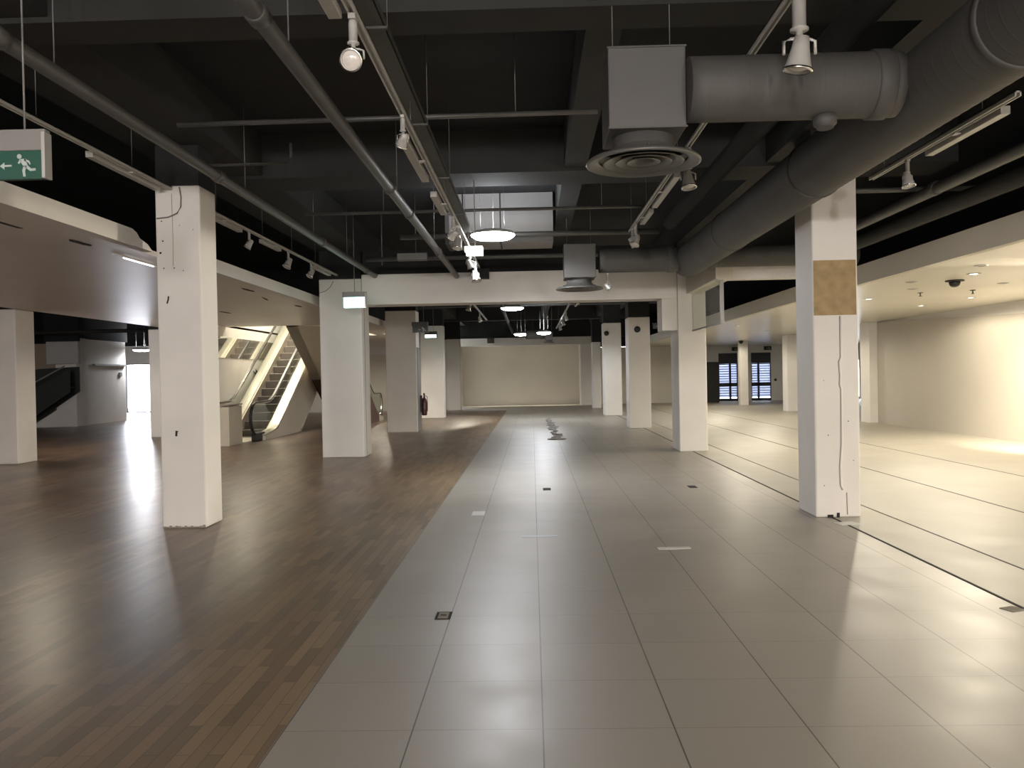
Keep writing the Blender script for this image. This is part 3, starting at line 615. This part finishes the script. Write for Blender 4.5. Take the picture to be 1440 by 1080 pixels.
# ================================================================== EXIT SIGNS
def running_man(parent, w, h, m, y, arrow_left=True, ox=0, oz=0):
    """white running figure and arrow on a sign face w x h centred at ox, oz"""
    s = h / 1.0; b = newbm()
    def poly(pts, cx, cz):
        vs = [(cx + u * s, cz + v * s) for u, v in pts]; prism(b, vs, y - .003, y, 'y')
    cx = ox + w * .25; cz = oz
    lathe(b, [(.085 * s, 0), (.085 * s, .003)], (cx - .20 * s, y, cz + .30 * s), (0, -1, 0), 18)
    poly([(-.19, .20), (.02, .22), (.10, -.02), (-.04, -.08), (-.12, .04)], cx, cz)          # trunk
    poly([(-.02, .22), (.16, .14), (.22, .02), (.17, .0), (.11, .09), (-.02, .14)], cx, cz)   # rear arm
    poly([(-.19, .20), (-.26, .06), (-.21, .03), (-.12, .12)], cx, cz)                       # front arm
    poly([(.0, -.02), (.10, -.02), (.22, -.14), (.38, -.13), (.38, -.21), (.18, -.23), (.02, -.1)], cx, cz)   # rear leg
    poly([(-.06, -.04), (.06, -.06), (.0, -.22), (.02, -.42), (-.07, -.42), (-.10, -.2)], cx, cz)            # front leg
    obj('runner', b, m, parent); b = newbm(); ax = ox + w * .0
    poly([(-.26, -.03), (-.10, .10), (-.10, .01), (.16, .01), (.16, -.06), (-.10, -.06), (-.10, -.16)], ax, cz)
    return obj('arrow', b, m, parent)
def exit_sign(loc, w, hh, hf, label, face, fig, rods=(0,), rotz=0, ztop=4.75, housing='signgrey', dep=.11):
    t = thing('exit_sign', label, 'exit sign', loc, rotz, 'hanging exit signs')
    obj('housing', bx(newbm(), -w / 2 - .02, w / 2 + .02, -dep / 2, dep / 2, 0, hh), housing, t, .006)
    obj('end_cap', bx(newbm(), w / 2 + .0, w / 2 + .022, -dep / 2 - .01, dep / 2 + .01, -hf, hh - .02), 'signpale' if housing == 'signgrey' else housing, t, .004)
    f = obj('sign_face', bx(newbm(), -w / 2, w / 2, -dep / 2 + .01, dep / 2 - .01, -hf, 0), face, t)
    if fig: running_man(f, w, hf, fig, -dep / 2 + .009, True, 0, -hf / 2)
    b = newbm()
    for x in rods: cyl(b, (x, 0, hh), (x, 0, ztop - loc[2]), .006, 8)
    if rods: obj('hanging_rod', b, 'signgrey', t)
    else: b.free()
    return t
exit_sign((-3.165, 5.0, 3.045), .44, .13, .17, 'unlit green exit sign at the upper left edge, white runner and left arrow', 'signgreen', 'signwhite', (.10,), dep=.06)
exit_sign((-3.30, 15.5, 3.14), .40, .10, .19, 'brightly lit exit sign glowing pale green before the broad left pillar', 'signlit', 'signlitw', (.0,))
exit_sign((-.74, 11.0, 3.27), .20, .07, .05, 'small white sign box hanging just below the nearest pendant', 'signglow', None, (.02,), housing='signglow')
exit_sign((-3.02, 22.5, 3.0), .40, .12, .17, 'dark unlit exit sign at the upper right of the dim grey pillar', 'signdark', 'signwhite', (.1,), housing='duct')
exit_sign((-3.76, 31.0, 3.2), .42, .12, .11, 'half-lit exit sign on the cream pillar beyond the dim one', 'signlit', None, (.1,), housing='duct')
exit_sign((3.66, 24.1, 3.03), .26, .02, .14, 'dark exit sign right of the far pillar with the round speaker', 'signdark', 'signwhite', (0,), housing='duct')
exit_sign((10.88, 44.7, 2.86), .26, .03, .17, 'small dark exit sign above the left louvred doorway', 'signdark', 'signwhite', (0,), ztop=3.0, housing='black')
exit_sign((12.63, 44.7, 2.88), .36, .03, .18, 'small dark exit sign above the right louvred doorway', 'signdark', 'signwhite', (0,), ztop=3.0, housing='black')

# ================================================================== SOFFIT FITTINGS
def downlight(x, y, z, label, r=.085, lit=True):
    t = thing('downlight', label, 'downlight', (x, y, z), 0, 'recessed downlights')
    obj('trim_ring', lathe(newbm(), [(r * .8, -.002), (r * .82, -.012), (r * 1.15, -.008), (r * 1.2, 0)], (0, 0, 0), (0, 0, 1), 28, False), 'signpale', t)
    obj('lamp_face', lathe(newbm(), [(r * .8, -.002), (r * .7, -.006), (.004, -.008)], (0, 0, 0), (0, 0, 1), 24), 'downlit' if lit else 'signdark', t)
DL = ['downlight in the right soffit nearest the near right pillar', 'lit downlight farther back along the bright right wall', 'lit downlight at the edge of the near right pillar', 'lit downlight in front of the bright right wall', 'lit downlight above the far louvred doorways, under the soffit edge', 'far lit downlight before the louvred doorways', 'far lit downlight near the soffit edge', 'farthest lit downlight above the right louvred doorway']
for (x, y, e), l in zip(RIGHT_DOWN[:8], DL): downlight(x, y, 3.0, l)
downlight(-5.12, 28.9, 3.17, 'lit downlight in the left soffit beyond the broad left pillar')
for x, y, l in ((7.87, 14.0, 'unlit downlight right of the dome camera'), (6.17, 11.5, 'unlit downlight nearest the soffit edge at the right'), (6.7, 14.7, 'unlit downlight left of the dome camera'), (6.13, 13.5, 'unlit downlight against the right soffit edge')):
    downlight(x, y, 3.0, l, .075, False)
t = thing('dome_camera', 'black dome camera on the right soffit', 'security camera', (6.78, 13.42, 3.0))
obj('mount_plate', lathe(newbm(), [(.14, 0), (.14, -.018), (.10, -.022)], (0, 0, 0), (0, 0, 1), 32), 'black', t)
obj('dome', lathe(newbm(), [(.085, -.02), (.085, -.05), (.07, -.085), (.04, -.105), (.004, -.11)], (0, 0, 0), (0, 0, 1), 32), M['lens'] if 0 else 'rubber', t)
t = thing('dome_camera', 'small black dome camera above the slim pillar between louvred doorways', 'security camera', (9.6, 38.2, 3.0))
obj('dome', lathe(newbm(), [(.1, 0), (.1, -.06), (.06, -.13), (.004, -.15)], (0, 0, 0), (0, 0, 1), 24), 'rubber', t)
SL = [(-4.93, 9.0, .05, .25, 0, 'dark hole in the left soffit in front of the near left pillar'), (-5.02, 7.6, .03, .55, 0, 'long dark slot in the left soffit near the picture edge'), (-4.83, 14.1, .05, .28, 0, 'dark hole in the left soffit right of the near left pillar'), (-5.05, 15.7, .02, .35, .15, 'thin crack-like slot in the left soffit'), (-4.9, 17.4, .05, .25, 0, 'dark hole in the left soffit near the broad left pillar'), (-6.9, 18.6, .05, .3, 0, 'dark hole in the left soffit above the far left hall')]
for x, y, a, c, rz, l in SL:
    t = thing('soffit_hole', l, 'hole', (x, y, 3.17), rz, 'dark holes in the left soffit')
    n = 14; pts = [((a * (1 + .3 * random.uniform(-1, 1))) * math.cos(2 * math.pi * k / n), (c * (1 + .2 * random.uniform(-1, 1))) * math.sin(2 * math.pi * k / n)) for k in range(n)]
    obj('ragged_edge', prism(newbm(), pts, -.004, .0, 'z'), 'darkgap', t)
t = thing('fluorescent_tube', 'slim lit tube lamp under the left soffit beside the near left pillar', 'tube lamp', (-4.95, 10.3, 3.17))
obj('channel', bx(newbm(), -.016, .016, -.55, .55, -.018, 0), 'signpale', t); M['tubelit'] = mat('tube_glow', (.9, .9, .9), .4, emit=(.95, .95, 1), estr=2.5)
obj('tube', cyl(newbm(), (0, -.3, -.026), (0, .5, -.026), .007, 12), 'tubelit', t)
for x, y, l in ((8.0, 15.2, 'grey sprinkler head stub on the right soffit'), (7.2, 15.5, 'grey sprinkler head stub left of the lit downlight')):
    t = thing('ceiling_sprinkler', l, 'sprinkler', (x, y, 3.0)); obj('stub', lathe(newbm(), [(.05, 0), (.045, -.01), (.012, -.015), (.012, -.06), (.03, -.065), (.03, -.07)], (0, 0, 0), (0, 0, 1), 16), 'pipe', t)

# ================================================================== ESCALATORS
TAN = math.tan(R(30))
def escalator(name, loc, flip, half, ub, top, label, brown=False, group=None):
    """local +y runs up the flight; inc starts at y=1.8"""
    t = thing(name, label, 'escalator', loc, math.pi if flip else 0, group)
    INC = 1.8; zt = lambda y, o=0: max(0, (y - INC) * TAN) + o
    YT = INC + top / TAN
    tr = half - .32                                                   # half tread width
    def arc(y0, z0, r, a0, a1, n): return [(y0 + r * math.cos(R(a0 + (a1 - a0) * k / n)), z0 + r * math.sin(R(a0 + (a1 - a0) * k / n))) for k in range(n + 1)]
    for s in (-1, 1):
        side = [(.75, 0), (ub, 0), (YT, (YT - ub) * TAN), (YT, zt(YT, .20)), (2.4, zt(2.4, .20)), (1.9, .25), (1.3, .17), (.75, .12)]
        xa, xb = sorted((s * (half - .02), s * (tr + .0)))
        obj('side_panel', prism(newbm(), side, xa, xb, 'x'), 'cladding', t)
        path = [(.72, .13), (1.3, .185), (1.7, .23), (2.0, .33), (2.4, zt(2.4, .22)), (YT, zt(YT, .22))]
        obj('deck', sweep_yz(newbm(), path, [(-.13, 0), (.13, 0), (.13, .03), (-.13, .03)], s * (tr + .16)), 'steel', t)
        sk = [(.9, .0), (1.75, .0), (2.2, zt(2.2, .02)), (YT, zt(YT, .02)), (YT, zt(YT, .21)), (2.3, zt(2.3, .21)), (1.7, .21), (.9, .15)]
        obj('skirt', prism(newbm(), sk, *sorted((s * tr, s * (tr - .012))), 'x'), 'steel', t)
        hx = s * (tr + .12)
        rail = arc(.55, .6, .42, 270, 90, 12)[1:] + [(1.2, 1.02), (1.7, 1.04), (2.0, 1.12), (2.35, zt(2.35, .98)), (YT, zt(YT, .98))]
        obj('handrail', sweep_yz(newbm(), rail, [(-.038, -.01), (.038, -.01), (.045, .012), (.03, .032), (-.03, .032), (-.045, .012)], hx), 'rubber', t)
        obj('rail_channel', sweep_yz(newbm(), rail, [(-.02, -.04), (.02, -.04), (.02, -.012), (-.02, -.012)], hx), 'steel', t)
        gl = [(.75, .2)] + arc(.58, .6, .36, 250, 95, 8) + [(1.2, .98), (1.7, 1.0), (2.0, 1.08), (2.35, zt(2.35, .94)), (YT, zt(YT, .94)), (YT, zt(YT, .25)), (2.4, zt(2.4, .25)), (1.7, .25)]
        obj('balustrade_glass', prism(newbm(), gl, hx - .005, hx + .005, 'x'), 'glass', t)
        obj('newel_base', bx(newbm(), hx - .1, hx + .1, .42, 1.0, 0, .22), 'black', t, .03)
    b = newbm(); y = 1.7; n = 0
    while y < YT - .4:
        z = max(0.02, (y - 1.75) * TAN); obj_b = newbm()
        prism(obj_b, [(y, z - .23), (y + .40, z - .02), (y + .4, z), (y, z), (y - .01, z - .01)], -tr + .013, tr - .013, 'x')
        for k in range(9):
            xk = -tr + .03 + k * (2 * tr - .06) / 8; bx(obj_b, xk - .006, xk + .006, y, y + .39, z, z + .006)
        obj('step', obj_b, 'step', t); y += .4; n += 1
    b.free()
    obj('landing_plate', bx(newbm(), -tr, tr, .1, 1.7, 0, .015), 'steel', t)
    zz = 1.6
    yb = ub + zz / TAN
    und = [(yb, zz), (YT, (YT - ub) * TAN), (YT, (YT - ub) * TAN + .05), (yb, zz + .05)] if brown else [(ub, 0), (YT, (YT - ub) * TAN), (YT, (YT - ub) * TAN + .05), (ub, .05)]
    obj('underside_panel', prism(newbm(), und, -half, half, 'x'), 'underside', t)
    if brown:
        obj('lower_cladding', prism(newbm(), [(ub, 0), (yb, zz), (yb, zz + .05), (ub - .3, .1), (ub - 1.4, .1), (ub - 1.4, 0)], -half - .01, half + .01, 'x'), 'brown', t, label='dark brown lower cladding')
        for s in (-1, 1): obj('lower_side_panel', prism(newbm(), [(1.75, 0), (ub, 0), (yb, zz), (yb, zt(yb, .17)), (2.4, zt(2.4, .17)), (1.75, .2)], *sorted((s * (half - .018), s * (half + .004))), 'x'), 'brown', t, label='dark brown side panel')
    return t
escalator('escalator', (-7.95, 21.4, 0), False, .76, 4.1, 5.2, 'escalator seen from its foot between the left pillars, dark steps rising away', group='escalators')
escalator('escalator', (-6.40, 32.6, 0), True, .66, 3.4, 4.07, 'escalator coming down away from the viewer, beige underside and brown lower panel', True, group='escalators')
t = thing('barrier', 'waist-high cream boarded barrier at the foot of the escalator', 'barrier', (-8.2, 20.75, 0))
b = newbm(); bx(b, -.58, .38, -.45, -.40, 0, 1.0); obj('front_board', b, 'cladding', t)
obj('end_board', bx(newbm(), .38, .68, -.42, .5, 0, .98), 'cladding', t)
obj('top_board', bx(newbm(), -.59, .70, -.46, .5, 1.0, 1.03), 'crack', t)
# mirror band on the wall beside the escalator, and scrawl below it
tag(obj('wall_mirror', bx(newbm(), -8.8, -8.79, 21.0, 30.9, 2.28, 2.88), 'mirror'), 'long mirror strip high on the wall beside the escalator', 'mirror')
b = newbm()
for k in range(26):
    y, z = random.gauss(27.6, .7), random.gauss(1.55, .28); pts = [(-8.78, y, z)]
    for j in range(6): y += random.uniform(-.25, .25); z += random.uniform(-.12, .12); pts.append((-8.78, y, max(.3, z)))
    tube(b, pts, .014, 5)
tag(obj('graffiti', b, 'graffiti'), 'dark scrawled graffiti on the wall beside the escalator', 'graffiti')

# ================================================================== FAR LEFT: STAIRCASE, LEDGE, PANEL
t = thing('staircase', 'dark staircase rising to the right, far left behind the edge pillar', 'staircase', (-19.8, 30.2, 0))
obj('side_wall', prism(newbm(), [(0, 0), (.7, 0), (2.75, 1.32), (2.75, 2.2), (0, .55)], -.06, 0, 'y'), 'stairdark', t)
obj('far_side_wall', prism(newbm(), [(0, 0), (.7, 0), (2.75, 1.32), (2.75, 2.26), (1.2, 2.2), (0, 1.9)], 0.6, .66, 'y'), 'stairdark', t)
obj('handrail', tube(newbm(), [(0, -.08, .95), (2.6, -.08, 2.28)], .025, 10), 'stairtop', t)
for k in range(9): obj('tread', bx(newbm(), .1 + k * .28, .4 + k * .28, 0, .6, .1 + k * .17, .16 + k * .17), 'stairdark', t)
t = thing('bulkhead_panel', 'square white panel hanging above the dark staircase', 'panel', (-17.6, 30.75, 2.37)); obj('board', bx(newbm(), -.6, .6, -.08, .08, 0, .84), 'signpale', t)
obj('dark_backing', bx(newbm(), -.7, .6, -.05, .08, .84, 2.37), 'dark', t)
tag(obj('understair_wall', prism(newbm(), [(-19.8, 0), (-17.2, 0), (-17.2, 1.1), (-19.0, 0.02)], 30.87, 30.89, 'y'), 'white'), 'white wedge of wall under the dark staircase', 'wall', kind='structure')
tag(obj('wall_ledge', bx(newbm(), -17.5, -17.38, 32.6, 35.25, 2.33, 2.40), 'signgrey'), 'narrow grey ledge on the white wall left of the bright doorway', 'ledge')
pipe('ceiling_pipe', [(-20, 29.6, 3.5), (-11.4, 29.6, 3.5)], .07, 'dim cross pipe over the far left hall', group='grey ceiling pipes', m='darkbeam')
t = thing('junction_box', 'small dark box on the white wall left of the bright doorway', 'junction box', (-17.5, 34.8, 1.9)); obj('box', bx(newbm(), 0, .05, -.1, .1, 0, .16), 'signgrey', t)

# ================================================================== FAR RIGHT
t = thing('metal_cabinet', 'tall dark cabinet beside the left louvred doorway', 'cabinet', (9.35, 43.4, 0))
obj('body', bx(newbm(), -.35, .32, -.3, .3, 0, 2.1), 'darkbeam', t, .01); obj('door', bx(newbm(), -.32, .29, -.32, -.3, .08, 2.05), 'darkbeam', t)
t = thing('door_knob', 'small dark knob on the white wall right of the louvred doorways', 'knob', (13.1, 45.0, 1.1)); obj('knob', lathe(newbm(), [(.03, 0), (.03, .05), (.07, .06), (.07, .1), (.02, .12)], (0, 0, 0), (0, -1, 0), 16), 'black', t)

# ================================================================== FIRE EXTINGUISHER
t = thing('fire_extinguisher', 'dark red fire extinguisher between the dim and the cream pillars', 'fire extinguisher', (-3.30, 24.75, .47))
obj('cylinder', lathe(newbm(), [(.05, .0), (.08, .01), (.082, .05), (.082, .42), (.07, .48), (.035, .53), (.03, .56)], (.06, 0, 0), (0, 0, 1), 28), 'ext', t)
obj('valve', lathe(newbm(), [(.022, .56), (.022, .62), (.03, .62), (.03, .65)], (.06, 0, 0), (0, 0, 1), 16), 'black', t)
obj('lever', bx(newbm(), .045, .075, -.1, .04, .65, .67), 'black', t)
obj('hose', tube(newbm(), [(.09, 0, .60), (.15, .0, .55), (.155, 0, .4), (.15, 0, .2), (.15, 0, .12)], .011, 8), 'rubber', t)
obj('wall_bracket', bx(newbm(), -.0605, .0, -.05, .05, .1, .6), 'black', t)

# ================================================================== ON THE FLOOR
def plate(name, x, y, w, d, m, label, cat, group=None, rz=0, h=.004, inner=None):
    t = thing(name, label, cat, (x, y, 0), rz, group)
    obj('plate', bx(newbm(), -w / 2, w / 2, -d / 2, d / 2, 0, h), m, t)
    if inner: obj('lid', bx(newbm(), -w / 2 + .018, w / 2 - .018, -d / 2 + .018, d / 2 - .018, h, h + .002), inner, t); obj('finger_hole', bx(newbm(), -.02, .02, -.012, .012, h + .002, h + .003), 'darkgap', t)
    return t
plate('floor_socket', -.63, 5.59, .105, .17, 'darkgap', 'flush floor socket with grey lid on the near tiles', 'floor socket', 'floor sockets', 0, .004, 'crack')
plate('floor_socket', .18, 11.72, .11, .22, 'darkgap', 'dark open floor socket in the middle of the tiles', 'floor socket', 'floor sockets')
plate('floor_socket', 2.23, 11.72, .11, .22, 'darkgap', 'dark open floor socket left of the near right pillar', 'floor socket', 'floor sockets')
plate('floor_tape', -.66, 9.75, .15, .26, 'tape', 'short pale tape patch close to the wood edge', 'tape', 'pale tape on the tiles')
plate('floor_tape', 1.28, 7.65, .30, .085, 'tape', 'long pale tape strip right of centre on the tiles', 'tape', 'pale tape on the tiles', .03)
plate('floor_tape', .05, 8.3, .36, .07, 'bluestrip', 'faint bluish strip on the central tiles', 'tape', 'pale tape on the tiles', .02)  # thin bluish plate lying on the tiles
plate('floor_tape', 3.27, 8.75, .22, .18, 'tape', 'pale patch at the foot of the near right pillar', 'tape', 'pale tape on the tiles', .2)
plate('floor_tape', 3.17, 5.58, .12, .1, 'crack', 'faint brownish mark on the stone floor at the right', 'mark', None, .4)
# broken strip of tile
ORD = 'first second third fourth fifth sixth seventh eighth ninth tenth eleventh twelfth thirteenth fourteenth fifteenth sixteenth seventeenth eighteenth nineteenth twentieth'.split()
k = 0; y = 20.4
while y < 29.8:
    d = random.uniform(.45, .8); w = random.uniform(.1, .2) * (1.5 if k == 0 else 1); x = .63 - (y - 20.4) * .006 + random.uniform(-.05, .05)
    n = 9; pts = [(w * random.uniform(.6, 1) * math.cos(2 * math.pi * j / n), d * .49 * random.uniform(.8, 1) * math.sin(2 * math.pi * j / n)) for j in range(n)]
    b = prism(newbm(), pts, 0, random.uniform(.008, .022), 'z')
    o = obj('tile_fragment', b, 'debris'); o.location = (x, y + d / 2, 0); o.rotation_euler = (0, 0, random.uniform(-.2, .2))
    tag(o, 'broken piece, %s from the near end of the torn tile strip on the floor' % ORD[k], 'broken tile', 'torn tile strip fragments')
    y += d; k += 1
